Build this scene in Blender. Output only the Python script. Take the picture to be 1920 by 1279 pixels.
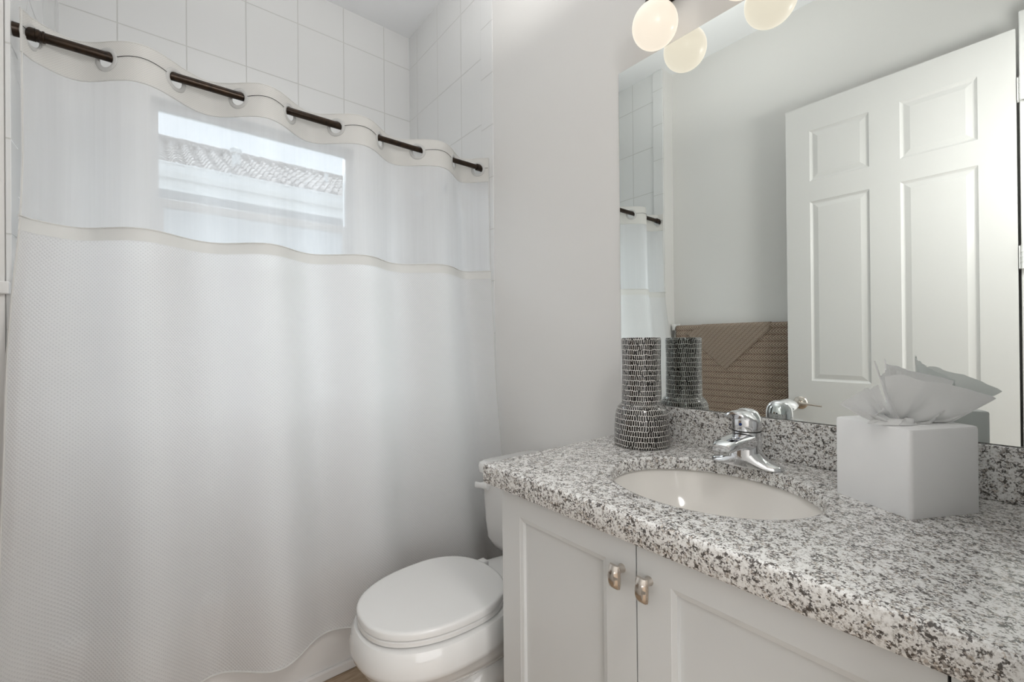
import bpy, bmesh, math, random
from mathutils import Vector, Matrix
random.seed(7)
S = bpy.context.scene
COL = S.collection
for o in list(bpy.data.objects): bpy.data.objects.remove(o)
PI = math.pi

# ---------------------------------------------------------------- camera
H = 1.1684
F = 819.36; CXP = 959.94; CYP = 639.99
YAW = math.radians(39.2315); PIT = math.radians(0.1614); ROL = math.radians(0.519)
R0 = Vector((math.cos(YAW), -math.sin(YAW), 0)); D0 = Vector((math.sin(YAW), math.cos(YAW), 0)); Z0 = Vector((0, 0, 1))
D1 = D0*math.cos(PIT)+Z0*math.sin(PIT); Z1 = Z0*math.cos(PIT)-D0*math.sin(PIT)
RX = R0*math.cos(ROL)-Z1*math.sin(ROL); UP = Z1*math.cos(ROL)+R0*math.sin(ROL)
cd = bpy.data.cameras.new('camera'); cam = bpy.data.objects.new('camera', cd); COL.objects.link(cam)
cd.sensor_width = 36; cd.lens = F/1920*36; cd.clip_start = 0.02; cd.clip_end = 200
m = Matrix((RX, UP, -D1)).transposed().to_4x4(); m.translation = (0, 0, H)
cam.matrix_world = m
S.camera = cam

# ---------------------------------------------------------------- sky, light, exposure
S.view_settings.view_transform = 'Standard'; S.view_settings.look = 'None'
S.view_settings.gamma = 1; S.view_settings.exposure = 0.37; S.view_settings.use_curve_mapping = False
W = bpy.data.worlds.new('sky'); S.world = W; W.use_nodes = True
wn = W.node_tree.nodes; wl = W.node_tree.links
bg = wn['Background']; bg.inputs['Color'].default_value = (0.83, 0.90, 1.0, 1); bg.inputs['Strength'].default_value = 1.35

def area(name, loc, size, power, col=(1, 1, 1), rot=(0, 0, 0), sy=None):
    l = bpy.data.lights.new(name, 'AREA'); l.energy = power; l.color = col; l.shape = 'RECTANGLE'
    l.size = size; l.size_y = sy or size
    o = bpy.data.objects.new(name, l); COL.objects.link(o); o.location = loc; o.rotation_euler = rot
    return o
area('hall_fill', (0.15, -1.78, 1.45), 2.6, 34, (0.98, 0.985, 1), (-PI/2, 0, PI), 2.6)  # added fill light behind the camera, not a real window
area('ceiling_bounce_fill', (0.56, 1.15, 2.30), 0.7, 5.2, (1, 0.985, 0.965), (PI, 0, 0)).data.spread = math.radians(150)  # added unseen fill aimed up at the ceiling to brighten the room
fl = bpy.data.lights.new('doorway_fill', 'POINT'); fl.energy = 16; fl.shadow_soft_size = 0.14; fl.color = (1, .985, .965)  # added unseen fill lamp in the doorway, evens out the room light
fo = bpy.data.objects.new('doorway_fill', fl); COL.objects.link(fo); fo.location = (0.44, -0.15, 1.90)
sl = bpy.data.lights.new('hazy_sun', 'SUN'); sl.energy = 10; sl.angle = math.radians(70); sl.color = (.92, .95, 1)
so = bpy.data.objects.new('hazy_sun', sl); COL.objects.link(so); so.rotation_euler = Vector((-.05, -.70, -.72)).to_track_quat('-Z', 'Y').to_euler()
wp = area('window_daylight', (0.4375, 2.62, 1.82), 0.84, 5, (0.86, 0.92, 1.0), (PI/2, 0, 0), 0.86)
wp.data.cycles.is_portal = True

# ---------------------------------------------------------------- materials
def mat(name, col, rough=0.5, metal=0.0, spec=0.5, coat=0.0):
    m = bpy.data.materials.new(name); m.use_nodes = True
    b = m.node_tree.nodes['Principled BSDF']
    b.inputs['Base Color'].default_value = (*col, 1); b.inputs['Roughness'].default_value = rough
    b.inputs['Metallic'].default_value = metal; b.inputs['Specular IOR Level'].default_value = spec
    b.inputs['Coat Weight'].default_value = coat
    return m
class N:
    def __init__(s, m): s.m = m; s.t = m.node_tree; s.b = s.t.nodes.get('Principled BSDF'); s.out = s.t.nodes.get('Material Output')
    def new(s, k, **kw):
        n = s.t.nodes.new(k)
        for a, v in kw.items(): setattr(n, a, v)
        return n
    def link(s, a, b): s.t.links.new(a, b)
    def val(s, x, sock):
        if isinstance(x, (int, float)): sock.default_value = x
        else: s.link(x, sock)
    def math(s, op, a, b=None, c=None):
        n = s.new('ShaderNodeMath', operation=op); s.val(a, n.inputs[0])
        if b is not None: s.val(b, n.inputs[1])
        if c is not None: s.val(c, n.inputs[2])
        return n.outputs[0]
    def co(s, kind='Object'):
        return s.new('ShaderNodeTexCoord').outputs[kind]
    def sep(s, v):
        n = s.new('ShaderNodeSeparateXYZ'); s.link(v, n.inputs[0]); return n.outputs
    def noise(s, v, scale, detail=2, rough=.5, dist=0):
        n = s.new('ShaderNodeTexNoise'); s.link(v, n.inputs['Vector']); n.inputs['Scale'].default_value = scale
        n.inputs['Detail'].default_value = detail; n.inputs['Roughness'].default_value = rough; n.inputs['Distortion'].default_value = dist
        return n.outputs['Fac']
    def ramp(s, f, stops, interp='LINEAR'):
        n = s.new('ShaderNodeValToRGB'); n.color_ramp.interpolation = interp; e = n.color_ramp.elements
        while len(e) < len(stops): e.new(0.5)
        for i, (p, c) in enumerate(stops): e[i].position = p; e[i].color = (*c, 1) if len(c) == 3 else c
        s.link(f, n.inputs[0]); return n.outputs[0]
    def mix(s, f, a, b):
        n = s.new('ShaderNodeMix', data_type='RGBA'); s.val(f, n.inputs[0])
        for x, i in ((a, 6), (b, 7)):
            if isinstance(x, tuple): n.inputs[i].default_value = (*x, 1)
            else: s.link(x, n.inputs[i])
        return n.outputs[2]
    def bump(s, h, strength=.3, dist=.002):
        n = s.new('ShaderNodeBump'); n.inputs['Strength'].default_value = strength; n.inputs['Distance'].default_value = dist
        s.link(h, n.inputs['Height']); return n.outputs[0]
    def grid(s, c, off, w, g):   # 1 inside a grout line
        f = s.math('FRACT', s.math('DIVIDE', s.math('SUBTRACT', c, off), w))
        d = s.math('MINIMUM', f, s.math('SUBTRACT', 1.0, f))
        n = s.new('ShaderNodeMapRange'); n.interpolation_type = 'SMOOTHSTEP'; s.link(d, n.inputs[0])
        n.inputs[1].default_value = g*.35/w; n.inputs[2].default_value = g*.75/w; n.inputs[3].default_value = 1; n.inputs[4].default_value = 0
        return n.outputs[0]

def paint(name, col, rough=.55, amt=.05):
    m = mat(name, col, rough); n = N(m); c = n.co()
    n.link(n.bump(n.noise(c, 220, 3), amt, .001), n.b.inputs['Normal']); return m
M_wall = paint('wall_paint', (0.79, 0.78, 0.76)); M_ceil = paint('ceiling_paint', (0.90, 0.91, 0.92))
M_trimw = mat('white_trim_paint', (0.80, 0.80, 0.79), .35)
M_door = mat('door_paint', (.73, .725, .71), .38)
M_cab = mat('cabinet_paint', (0.73, 0.74, 0.735), .35)
M_dark = mat('dark_gap', (0.05, 0.048, 0.045), .8)

def tile_mat(name, ax, off, w, zoff, zw, col=(0.80, 0.805, 0.80)):
    m = mat(name, col, .07); n = N(m); c = n.sep(n.co())
    g = n.grid(c[2], zoff, zw, .004)
    if w: g = n.math('MAXIMUM', n.grid(c[ax], off, w, .004), g)
    n.link(n.mix(g, col, (0.62, 0.62, 0.60)), n.b.inputs['Base Color'])
    n.link(n.math('MULTIPLY_ADD', g, .5, .06), n.b.inputs['Roughness'])
    h = n.math('ADD', n.math('MULTIPLY', g, -1.0), n.math('MULTIPLY', n.noise(n.co(), 6, 1), .6))
    n.link(n.bump(h, .5, .0015), n.b.inputs['Normal']); return m
M_tb = tile_mat('glazed_wall_tile_back', 0, .119, .2375, 2.546, .320)
M_tr = tile_mat('glazed_wall_tile_right', 1, 1.907, .242, 2.546, .320)
M_tl = tile_mat('glazed_wall_tile_left', 1, 1.927, .242, 2.546, .320)
M_tt = tile_mat('glazed_trim_tile', 0, 0, None, 2.437, .245)

# wood floor
M_floor = mat('oak_plank_floor', (.5, .4, .3), .4); n = N(M_floor); c = n.co(); x, y, z = n.sep(c)
br = n.new('ShaderNodeTexBrick'); br.offset = .37; mp = n.new('ShaderNodeMapping'); n.link(c, mp.inputs[0]); mp.inputs['Rotation'].default_value = (0, 0, 0)
n.link(mp.outputs[0], br.inputs['Vector']); br.inputs['Scale'].default_value = 1; br.inputs['Brick Width'].default_value = 1.2; br.inputs['Row Height'].default_value = .18
br.inputs['Mortar Size'].default_value = .0015; br.inputs['Color1'].default_value = (.30, .30, .30, 1); br.inputs['Color2'].default_value = (.7, .7, .7, 1); br.inputs['Mortar'].default_value = (0, 0, 0, 1)
mp2 = n.new('ShaderNodeMapping'); n.link(c, mp2.inputs[0]); mp2.inputs['Scale'].default_value = (3, 40, 1)
gr = n.noise(mp2.outputs[0], 3, 5, .6, .5)
cc = n.ramp(gr, [(.3, (.25, .17, .105)), (.5, (.40, .29, .19)), (.7, (.52, .40, .28))])
n.link(n.mix(n.math('MULTIPLY', n.sep(br.outputs[0])[0], .25), cc, (.50, .40, .30)), n.b.inputs['Base Color'])

# granite
M_gran = mat('speckled_granite', (.7, .7, .68), .16); n = N(M_gran); c = n.co()
def vor(scale, jit, amp_):
    wv = n.new('ShaderNodeVectorMath', operation='ADD'); n.link(c, wv.inputs[0])
    nz = n.new('ShaderNodeTexNoise'); n.link(c, nz.inputs['Vector']); nz.inputs['Scale'].default_value = jit; nz.inputs['Detail'].default_value = 3
    sc = n.new('ShaderNodeVectorMath', operation='SCALE'); n.link(nz.outputs['Color'], sc.inputs[0]); sc.inputs['Scale'].default_value = amp_; n.link(sc.outputs[0], wv.inputs[1])
    vb = n.new('ShaderNodeTexVoronoi'); vb.inputs['Scale'].default_value = scale; n.link(wv.outputs[0], vb.inputs['Vector']); return n.sep(vb.outputs['Color'])
va_, vb_ = vor(270, 320, .0055), vor(430, 480, .003)
cl = n.noise(c, 85, 4, .65)
base = n.ramp(n.noise(c, 150, 4, .75), [(.34, (.44, .41, .38)), (.43, (.68, .665, .64)), (.50, (.85, .84, .82)), (.60, (.91, .905, .89))])
def mask(v, lo, cth, soft=.03):
    a = n.ramp(v, [(lo, (0, 0, 0)), (lo+.02, (1, 1, 1))]); k = n.ramp(cl, [(cth-soft, (0, 0, 0)), (cth+soft, (1, 1, 1))]); return n.math('MULTIPLY', a, k)
col = n.mix(n.math('MULTIPLY', mask(va_[1], .62, .50), .7), base, (.42, .345, .275))
col = n.mix(n.math('MULTIPLY', mask(vb_[0], .62, .47), .8), col, (.27, .245, .225))
col = n.mix(n.math('MULTIPLY', mask(va_[0], .60, .51), .92), col, (.055, .048, .044))
col = n.mix(n.math('MULTIPLY', mask(vb_[1], .84, .42), .85), col, (.07, .06, .055))
col = n.mix(n.math('MULTIPLY', mask(vb_[2], .80, .30), .8), col, (.87, .865, .85))
n.link(col, n.b.inputs['Base Color'])

M_porc = mat('white_porcelain', (.83, .825, .81), .06, coat=.3)
M_seat = mat('white_toilet_seat', (.82, .815, .80), .16)
M_tub = mat('white_tub_acrylic', (.74, .72, .70), .2)
M_basin = mat('bisque_sink_china', (.90, .87, .825), .08)
M_chrome = mat('polished_chrome', (.80, .81, .83), .05, 1.0)
M_nickel = mat('satin_nickel', (.62, .57, .52), .2, 1.0)
M_white = mat('matte_white_ceramic', (.93, .93, .93), .45)
M_bronze = mat('oil_rubbed_bronze', (.035, .022, .015), .3, .6)
n = N(M_bronze); n.link(n.ramp(n.noise(n.co(), 60, 4, .7), [(.3, (.012, .008, .006)), (.7, (.045, .026, .014))]), n.b.inputs['Base Color'])
M_mirror = mat('mirror_silver', (.84, .875, .855), .0, 1.0)
M_mirror_edge = mat('mirror_edge', (.25, .24, .20), .3)
M_plastic = mat('white_plastic', (.82, .82, .81), .35)
M_ring = mat('frosted_plastic_ring', (.55, .55, .54), .3)
M_vinyl = mat('white_window_vinyl', (.82, .84, .86), .3)
M_blue = mat('blue_enamel', (.02, .06, .25), .3); M_red = mat('red_enamel', (.4, .02, .02), .3)
M_cord = mat('dark_thread', (.02, .02, .02), .8)
M_grey = mat('grey_print', (.52, .51, .49), .5)

def emis(name, col, s, rough=.3):
    m = mat(name, (.22, .21, .19), rough); b = m.node_tree.nodes['Principled BSDF']
    b.inputs['Emission Color'].default_value = (*col, 1); b.inputs['Emission Strength'].default_value = s; return m
M_globe = emis('lit_opal_glass', (1.0, .885, .73), .655)
M_fix = emis('lit_diffuser', (1.0, .97, .93), 3.0)

# glass
M_glass = bpy.data.materials.new('window_glass'); M_glass.use_nodes = True; n = N(M_glass)
tr = n.new('ShaderNodeBsdfTransparent'); gl = n.new('ShaderNodeBsdfGlossy'); gl.inputs['Roughness'].default_value = .02
tr.inputs[0].default_value = (.94, .97, .97, 1)
fr = n.new('ShaderNodeFresnel'); fr.inputs[0].default_value = 1.35; mx = n.new('ShaderNodeMixShader')
n.link(fr.outputs[0], mx.inputs[0]); n.link(tr.outputs[0], mx.inputs[1]); n.link(gl.outputs[0], mx.inputs[2]); n.link(mx.outputs[0], n.out.inputs[0])

# fabrics
def fabric(name, col, transl, transp=0.0, waffle=None, w=.2):
    m = bpy.data.materials.new(name); m.use_nodes = True; n = N(m); n.t.nodes.remove(n.b)
    d = n.new('ShaderNodeBsdfDiffuse'); t = n.new('ShaderNodeBsdfTranslucent'); p = n.new('ShaderNodeBsdfTransparent')
    d.inputs[0].default_value = (*col, 1); t.inputs[0].default_value = (*col, 1)
    if waffle:
        u = n.sep(n.co('UV')); a = 2*PI/waffle
        s1 = n.math('SINE', n.math('MULTIPLY', u[0], a)); s2 = n.math('SINE', n.math('MULTIPLY', u[1], a))
        h = n.math('MULTIPLY', s1, s2)
        h2 = n.math('ADD', n.math('MULTIPLY', h, .5), .5)
        nn = n.bump(h2, w, .0025); n.link(nn, d.inputs['Normal']); n.link(nn, t.inputs['Normal'])
        dk = n.ramp(h2, [(.0, tuple(k*.86 for k in col)), (.35, col)])
        n.link(dk, d.inputs[0]); n.link(dk, t.inputs[0])
    m1 = n.new('ShaderNodeMixShader'); m1.inputs[0].default_value = transl
    n.link(d.outputs[0], m1.inputs[1]); n.link(t.outputs[0], m1.inputs[2])
    m2 = n.new('ShaderNodeMixShader'); m2.inputs[0].default_value = transp
    if transp:   # fine vertical thread variation
        mp = n.new('ShaderNodeMapping'); n.link(n.co('UV'), mp.inputs[0]); mp.inputs['Scale'].default_value = (40, 1.2, 1)
        f = n.noise(mp.outputs[0], 1, 4, .6)
        n.link(n.math('MULTIPLY_ADD', f, .10, transp-.05), m2.inputs[0])
    n.link(m1.outputs[0], m2.inputs[1]); n.link(p.outputs[0], m2.inputs[2]); n.link(m2.outputs[0], n.out.inputs[0]); return m
M_band = fabric('white_waffle_header', (.90, .89, .865), .4, 0.0, .007, .15)
M_sheer = fabric('white_sheer_voile', (.985, .99, 1.0), .52, .37)
M_waffle = fabric('white_waffle_cloth', (.91, .905, .90), .5, 0.0, .0104, .35)
M_hem = fabric('white_hem_cloth', (.85, .845, .82), .25)
M_tissue = fabric('white_tissue', (.98, .98, .975), .28, .03)

def towel_mat(name, row, pitch, c1, c2, vert=False):
    m = mat(name, c1, .9, spec=.1); n = N(m); x, y, z = n.sep(n.co('UV'))
    if vert: x, y = y, x
    f = n.math('FRACT', n.math('DIVIDE', y, row)); tri = n.math('ABSOLUTE', n.math('SUBTRACT', f, .5))
    v = n.math('FRACT', n.math('DIVIDE', n.math('ADD', x, n.math('MULTIPLY', tri, row*1.3)), pitch))
    sv = n.math('SINE', n.math('MULTIPLY', v, PI))
    sr = n.math('SINE', n.math('MULTIPLY', f, PI))
    h = n.math('MULTIPLY', n.math('POWER', sv, 1.3), n.math('POWER', sr, .45))
    h = n.math('ADD', h, n.math('MULTIPLY', n.noise(n.co(), 400, 2), .25))
    n.link(n.ramp(h, [(.15, c2), (.8, c1)]), n.b.inputs['Base Color'])
    n.link(n.bump(h, .8, .006), n.b.inputs['Normal']); return m
M_towel = towel_mat('tan_braided_terry', .039, .0165, (.50, .40, .32), (.19, .13, .095))
M_wash = towel_mat('tan_herringbone_terry', .022, .0095, (.54, .445, .365), (.24, .17, .125), True)
M_washedge = mat('tan_cloth_border', (.50, .41, .335), .9)

# vase : hand carved grid, rows of short upright strokes
M_vase = mat('black_white_carved_glaze', (.02, .015, .012), .18, coat=.4); n = N(M_vase); u = n.co('UV')
wob = n.new('ShaderNodeTexNoise'); n.link(u, wob.inputs['Vector']); wob.inputs['Scale'].default_value = 70; wob.inputs['Detail'].default_value = 1
sb = n.new('ShaderNodeVectorMath', operation='SUBTRACT'); n.link(wob.outputs['Color'], sb.inputs[0]); sb.inputs[1].default_value = (.5, .5, .5)
sc = n.new('ShaderNodeVectorMath', operation='SCALE'); n.link(sb.outputs[0], sc.inputs[0]); sc.inputs['Scale'].default_value = .0055
ad = n.new('ShaderNodeVectorMath', operation='ADD'); n.link(u, ad.inputs[0]); n.link(sc.outputs[0], ad.inputs[1])
br = n.new('ShaderNodeTexBrick'); br.offset = .43; br.squash = 1; n.link(ad.outputs[0], br.inputs['Vector']); br.inputs['Scale'].default_value = 1
br.inputs['Brick Width'].default_value = .0066; br.inputs['Row Height'].default_value = .0146; br.inputs['Mortar Size'].default_value = .00070; br.inputs['Mortar Smooth'].default_value = .3; br.inputs['Bias'].default_value = 0
br.inputs['Color1'].default_value = (.010, .008, .007, 1); br.inputs['Color2'].default_value = (.022, .016, .013, 1); br.inputs['Mortar'].default_value = (.90, .87, .83, 1)
skip = n.math('GREATER_THAN', n.noise(u, 95, 1), .64)
n.link(n.mix(skip, br.outputs[0], (.012, .010, .009)), n.b.inputs['Base Color'])
n.link(n.bump(br.outputs['Fac'], .3, .0006), n.b.inputs['Normal'])

# handle: nickel
# exterior
M_roof = mat('clay_roof_tile', (.42, .38, .35), .8); n = N(M_roof); n.link(n.ramp(n.noise(n.co(), 5, 4, .7), [(.3, (.20, .185, .175)), (.7, (.42, .39, .37))]), n.b.inputs['Base Color'])
M_stucco = mat('pale_stucco', (.55, .56, .57), .8); M_fascia = mat('white_fascia', (.66, .67, .665), .5); M_soffit = mat('grey_soffit', (.42, .43, .45), .8)
M_ground = mat('pale_concrete_ground', (.5, .5, .48), .9)

# ---------------------------------------------------------------- builders
def tag(o, label=None, cat=None, group=None, kind=None):
    if label: o['label'] = label
    if cat: o['category'] = cat
    if group: o['group'] = group
    if kind: o['kind'] = kind
    return o
def empty(name, loc, label, cat, group=None, rz=0):
    o = bpy.data.objects.new(name, None); COL.objects.link(o); o.location = loc; o.rotation_euler = (0, 0, rz)
    o.empty_display_size = .05
    return tag(o, label, cat, group)
def obj(name, bm, mats, parent=None, smooth=False, local=False):
    # geometry is given in world coordinates unless local; parented parts are moved into the parent's frame
    me = bpy.data.meshes.new(name)
    if parent is not None and not local:
        lm = Matrix.Translation(parent.location) @ parent.rotation_euler.to_matrix().to_4x4() if parent.type == 'EMPTY' and parent.parent is None else parent['_w']
        bm.transform(lm.inverted())
    bmesh.ops.recalc_face_normals(bm, faces=bm.faces)
    bm.to_mesh(me); bm.free()
    for mm in (mats if isinstance(mats, (list, tuple)) else [mats]): me.materials.append(mm)
    o = bpy.data.objects.new(name, me); COL.objects.link(o)
    if parent is not None: o.parent = parent
    if smooth:
        for p in me.polygons: p.use_smooth = True
        me.set_sharp_from_angle(angle=math.radians(smooth if smooth > 1 else 40))
    return o
def sub(name, bm, mats, part, root, smooth=False):   # sub-part: part has identity transform under root
    lm = Matrix.Translation(root.location) @ root.rotation_euler.to_matrix().to_4x4()
    bm.transform(lm.inverted()); return obj(name, bm, mats, part, smooth, local=True)
def BM(): return bmesh.new()
def box(bm, x0, x1, y0, y1, z0, z1, bev=0, seg=2, mi=0):
    r = bmesh.ops.create_cube(bm, size=1)
    vs = r['verts']
    for v in vs:
        v.co = Vector(((x0+x1)/2+v.co.x*(x1-x0), (y0+y1)/2+v.co.y*(y1-y0), (z0+z1)/2+v.co.z*(z1-z0)))
    fs = set(f for v in vs for f in v.link_faces)
    for f in fs: f.material_index = mi
    if bev:
        es = list(set(e for v in vs for e in v.link_edges))
        bmesh.ops.bevel(bm, geom=es, offset=bev, segments=seg, affect='EDGES', profile=.5)
    return bm
def rings(bm, rs, cap0=True, cap1=True, closed=True, mi=0, uv=None):
    L = [[bm.verts.new(p) for p in r] for r in rs]; k = len(L[0])
    for a, b in zip(L, L[1:]):
        for i in range(k if closed else k-1):
            j = (i+1) % k
            try: bm.faces.new((a[i], a[j], b[j], b[i])).material_index = mi
            except ValueError: pass
    if cap0: bm.faces.new(L[0]).material_index = mi
    if cap1: bm.faces.new(L[-1]).material_index = mi
    return L
def lathe(bm, prof, c=(0, 0, 0), seg=32, axis='Z', cap0=True, cap1=True):
    rs = []
    for r, h in prof:
        ring = []
        for i in range(seg):
            a = 2*PI*i/seg; p = (r*math.cos(a), r*math.sin(a), h)
            if axis == 'X': p = (h, p[0], p[1])
            if axis == 'Y': p = (p[0], h, p[1])
            ring.append(Vector(p)+Vector(c))
        rs.append(ring)
    return rings(bm, rs, cap0, cap1)
def tube(bm, pts, r, seg=12, cap=True):
    pts = [Vector(p) for p in pts]; rs = []; up = None
    for i, p in enumerate(pts):
        t = (pts[min(i+1, len(pts)-1)]-pts[max(i-1, 0)]).normalized()
        if up is None: up = Vector((0, 0, 1)) if abs(t.z) < .9 else Vector((1, 0, 0))
        a = t.cross(up).normalized(); b = a.cross(t).normalized(); up = b
        rr = r[i] if isinstance(r, (list, tuple)) else r
        rs.append([p+(a*math.cos(2*PI*k/seg)+b*math.sin(2*PI*k/seg))*rr for k in range(seg)])
    return rings(bm, rs, cap, cap)
def sup(cx, cy, ax, ay, z, n=2.5, seg=40, axb=None):   # superellipse ring, axb: half length towards +x
    out = []
    for i in range(seg):
        t = 2*PI*i/seg; c, s = math.cos(t), math.sin(t)
        a = axb if (axb is not None and c > 0) else ax
        out.append(Vector((cx+a*math.copysign(abs(c)**(2/n), c), cy+ay*math.copysign(abs(s)**(2/n), s), z)))
    return out
def gridsurf(bm, fn, us, vs, uvf=None, keep=None):
    P = [[bm.verts.new(fn(u, v)) for v in vs] for u in us]; lay = bm.loops.layers.uv.verify()
    for i in range(len(us)-1):
        for j in range(len(vs)-1):
            if keep and not keep((us[i]+us[i+1])/2, (vs[j]+vs[j+1])/2): continue
            f = bm.faces.new((P[i][j], P[i+1][j], P[i+1][j+1], P[i][j+1]))
            for l, (a, b) in zip(f.loops, ((i, j), (i+1, j), (i+1, j+1), (i, j+1))):
                l[lay].uv = uvf(us[a], vs[b]) if uvf else (us[a], vs[b])
    return P
def lin(a, b, n): return [a+(b-a)*i/(n-1) for i in range(n)]
def lerp_tab(t, x):
    if x <= t[0][0]: return t[0][1]
    for (a, va), (b, vb) in zip(t, t[1:]):
        if x <= b: return va+(vb-va)*(x-a)/(b-a)
    return t[-1][1]
def panel_face(bm, fn, us, vs, panels, prof):
    """flat face cut by a grid; cells in `panels` get nested rings. fn(u,v,depth)->point, prof = [(inset, depth)...]"""
    def quad(a, b, c, d, da, db):
        pass
    for i in range(len(us)-1):
        for j in range(len(vs)-1):
            u0, u1, v0, v1 = us[i], us[i+1], vs[j], vs[j+1]
            if (i, j) not in panels:
                bm.faces.new([bm.verts.new(fn(*p, 0)) for p in ((u0, v0), (u1, v0), (u1, v1), (u0, v1))]); continue
            pr = [(0, 0)]+list(prof); last = None
            for ins, dep in pr:
                q = [bm.verts.new(fn(*p, dep)) for p in ((u0+ins, v0+ins), (u1-ins, v0+ins), (u1-ins, v1-ins), (u0+ins, v1-ins))]
                if last:
                    for k in range(4): bm.faces.new((last[k], last[(k+1) % 4], q[(k+1) % 4], q[k]))
                last = q
            bm.faces.new(last)
    bmesh.ops.remove_doubles(bm, verts=bm.verts, dist=1e-5)

XR, XL, YB, ZC = 1.233, -.293, 2.496, 3.062

# ---------------------------------------------------------------- room shell
def struct(name, bm, m, **k): return tag(obj(name, bm, m, **k), kind='structure')
b = BM(); box(b, -1.6, 2.0, -1.9, YB+.15, -.1, 0); struct('floor', b, M_floor)
b = BM(); box(b, -1.6, 2.0, -1.9, YB+.15, ZC, ZC+.1); struct('ceiling', b, M_ceil)
b = BM(); box(b, XR, XR+.12, -.12, 1.634, 0, ZC, mi=0); box(b, XR, XR+.12, 1.634, YB+.15, 0, ZC, mi=1); struct('wall_right', b, [M_wall, M_tr])
XW = -.41      # the room wall stands further back than the tiled end wall of the tub
b = BM(); box(b, XW-.12, XW, -.12, 1.678, 0, ZC, mi=0); box(b, XW-.12, XL-.003, 1.678, 1.70, 0, ZC, mi=0); box(b, XW-.12, XL, 1.684, YB+.15, 0, ZC, mi=1); struct('wall_left', b, [M_wall, M_tl])
WX0, WX1, WZ0, WZ1 = -.012, .887, 1.36, 2.275      # window opening
b = BM()
box(b, XL, WX0, YB, YB+.15, 0, ZC); box(b, WX1, XR, YB, YB+.15, 0, ZC); box(b, WX0, WX1, YB, YB+.15, 0, WZ0); box(b, WX0, WX1, YB, YB+.15, WZ1, ZC)
struct('wall_back', b, M_tb)
# bull-nosed trim tiles at the ends of the tiling
for nm, x0, x1, y0, y1 in (('trim_1', XR-.003, XR+.001, 1.634, 1.727), ('trim_2', XL-.001, XL+.009, 1.678, 1.754)):
    b = BM(); box(b, x0, x1, y0, y1, 0, ZC-.001, .0015, 2); struct(nm, b, M_tt)
# near wall with the doorway the picture is taken from
b = BM(); box(b, .56, XR, -.12, -.006, 0, ZC); box(b, XW, -.29, -.12, .03, 0, ZC); box(b, -.29, .56, -.12, -.006, 2.44, ZC); struct('wall_near', b, M_wall)
b = BM(); box(b, -.29, -.272, -.13, .035, 0, 2.44, .002); box(b, .54, .56, -.13, -.004, 0, 2.44, .002); box(b, -.29, .56, -.13, -.004, 2.42, 2.44, .002)
box(b, XW+.002, -.280, .03, .064, 0, 2.50, .004); struct('trim_3', b, M_trimw)
# hall behind the doorway
b = BM(); box(b, -1.6, -1.5, -1.9, -.12, 0, ZC); box(b, 1.9, 2.0, -1.9, -.12, 0, ZC); box(b, -1.5, 1.9, -1.9, -1.8, 0, ZC)
box(b, -1.5, XW-.0, -.24, -.12, 0, ZC); box(b, XR, 1.9, -.24, -.12, 0, ZC); struct('wall_hall', b, M_wall)
# baseboards
b = BM(); box(b, XR-.014, XR, .91, 1.56, 0, .11, .004); struct('baseboard_right', b, M_trimw)
b = BM(); box(b, XW, XW+.014, .06, 1.677, 0, .11, .004); struct('baseboard_left', b, M_trimw)

# ---------------------------------------------------------------- window
w1 = bpy.data.objects.new('window_1', None); COL.objects.link(w1); w1.location = (.4375, 2.58, WZ0); tag(w1, kind='structure')
b = BM(); y0, y1 = 2.565, 2.61; gx0, gx1, gz0, gz1 = .016, .859, 1.395, 2.256
box(b, WX0, gx0, y0, y1, WZ0, WZ1); box(b, gx1, WX1, y0, y1, WZ0, WZ1); box(b, gx0, gx1, y0, y1, gz1, WZ1); box(b, gx0, gx1, y0, y1, WZ0, gz0)
obj('window_frame', b, M_vinyl, w1)
b = BM(); box(b, gx0, gx1, 2.562, 2.60, 1.805, 1.845, .004); box(b, gx0, gx0+.018, 2.562, 2.59, gz0, 1.81, .003); box(b, gx1-.018, gx1, 2.562, 2.59, gz0, 1.81, .003); box(b, gx0, gx1, 2.562, 2.59, gz0, gz0+.03, .003)
obj('sash_rail', b, M_vinyl, w1)
b = BM(); box(b, gx0, gx1, 2.588, 2.592, gz0, gz1); obj('window_pane', b, M_glass, w1)
b = BM(); box(b, WX0+.001, WX1-.001, YB-.012, 2.565, WZ0-.0005, WZ0+.012, .003); obj('window_sill', b, M_tt, w1)

# ---------------------------------------------------------------- neighbour house
b = BM(); box(b, -40, 40, 2.7, 60, -.4, -.2); tag(obj('ground', b, M_ground), 'pale paved ground outside the window', 'ground', kind='structure')
hs = empty('neighbouring_house', (1.5, 8.6, -.2), 'pale neighbouring house with barrel tile roof outside the window', 'house')
YE = 7.5; ZE = 3.62
b = BM(); box(b, -8, 12, YE+.55, YE+.75, -.2, 3.30); obj('wall', b, M_stucco, hs)
b = BM(); box(b, -8.3, 12.3, YE+.06, YE+.6, 3.27, 3.30); obj('soffit', b, M_soffit, hs)
b = BM(); box(b, -8.3, 12.3, YE+.02, YE+.07, 3.28, ZE-.02); obj('fascia', b, M_fascia, hs)
b = BM(); rs = []
prof = [(YE+.02, ZE-.20), (YE-.06, ZE-.19), (YE-.10, ZE-.12), (YE-.10, ZE-.03), (YE-.12, ZE-.02), (YE-.12, ZE), (YE-.09, ZE), (YE-.085, ZE-.12), (YE-.04, ZE-.17), (YE+.02, ZE-.18)]
rings(b, [[Vector((x, y, z)) for y, z in prof] for x in (-8.3, 12.3)]); obj('gutter', b, M_fascia, hs)
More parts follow.
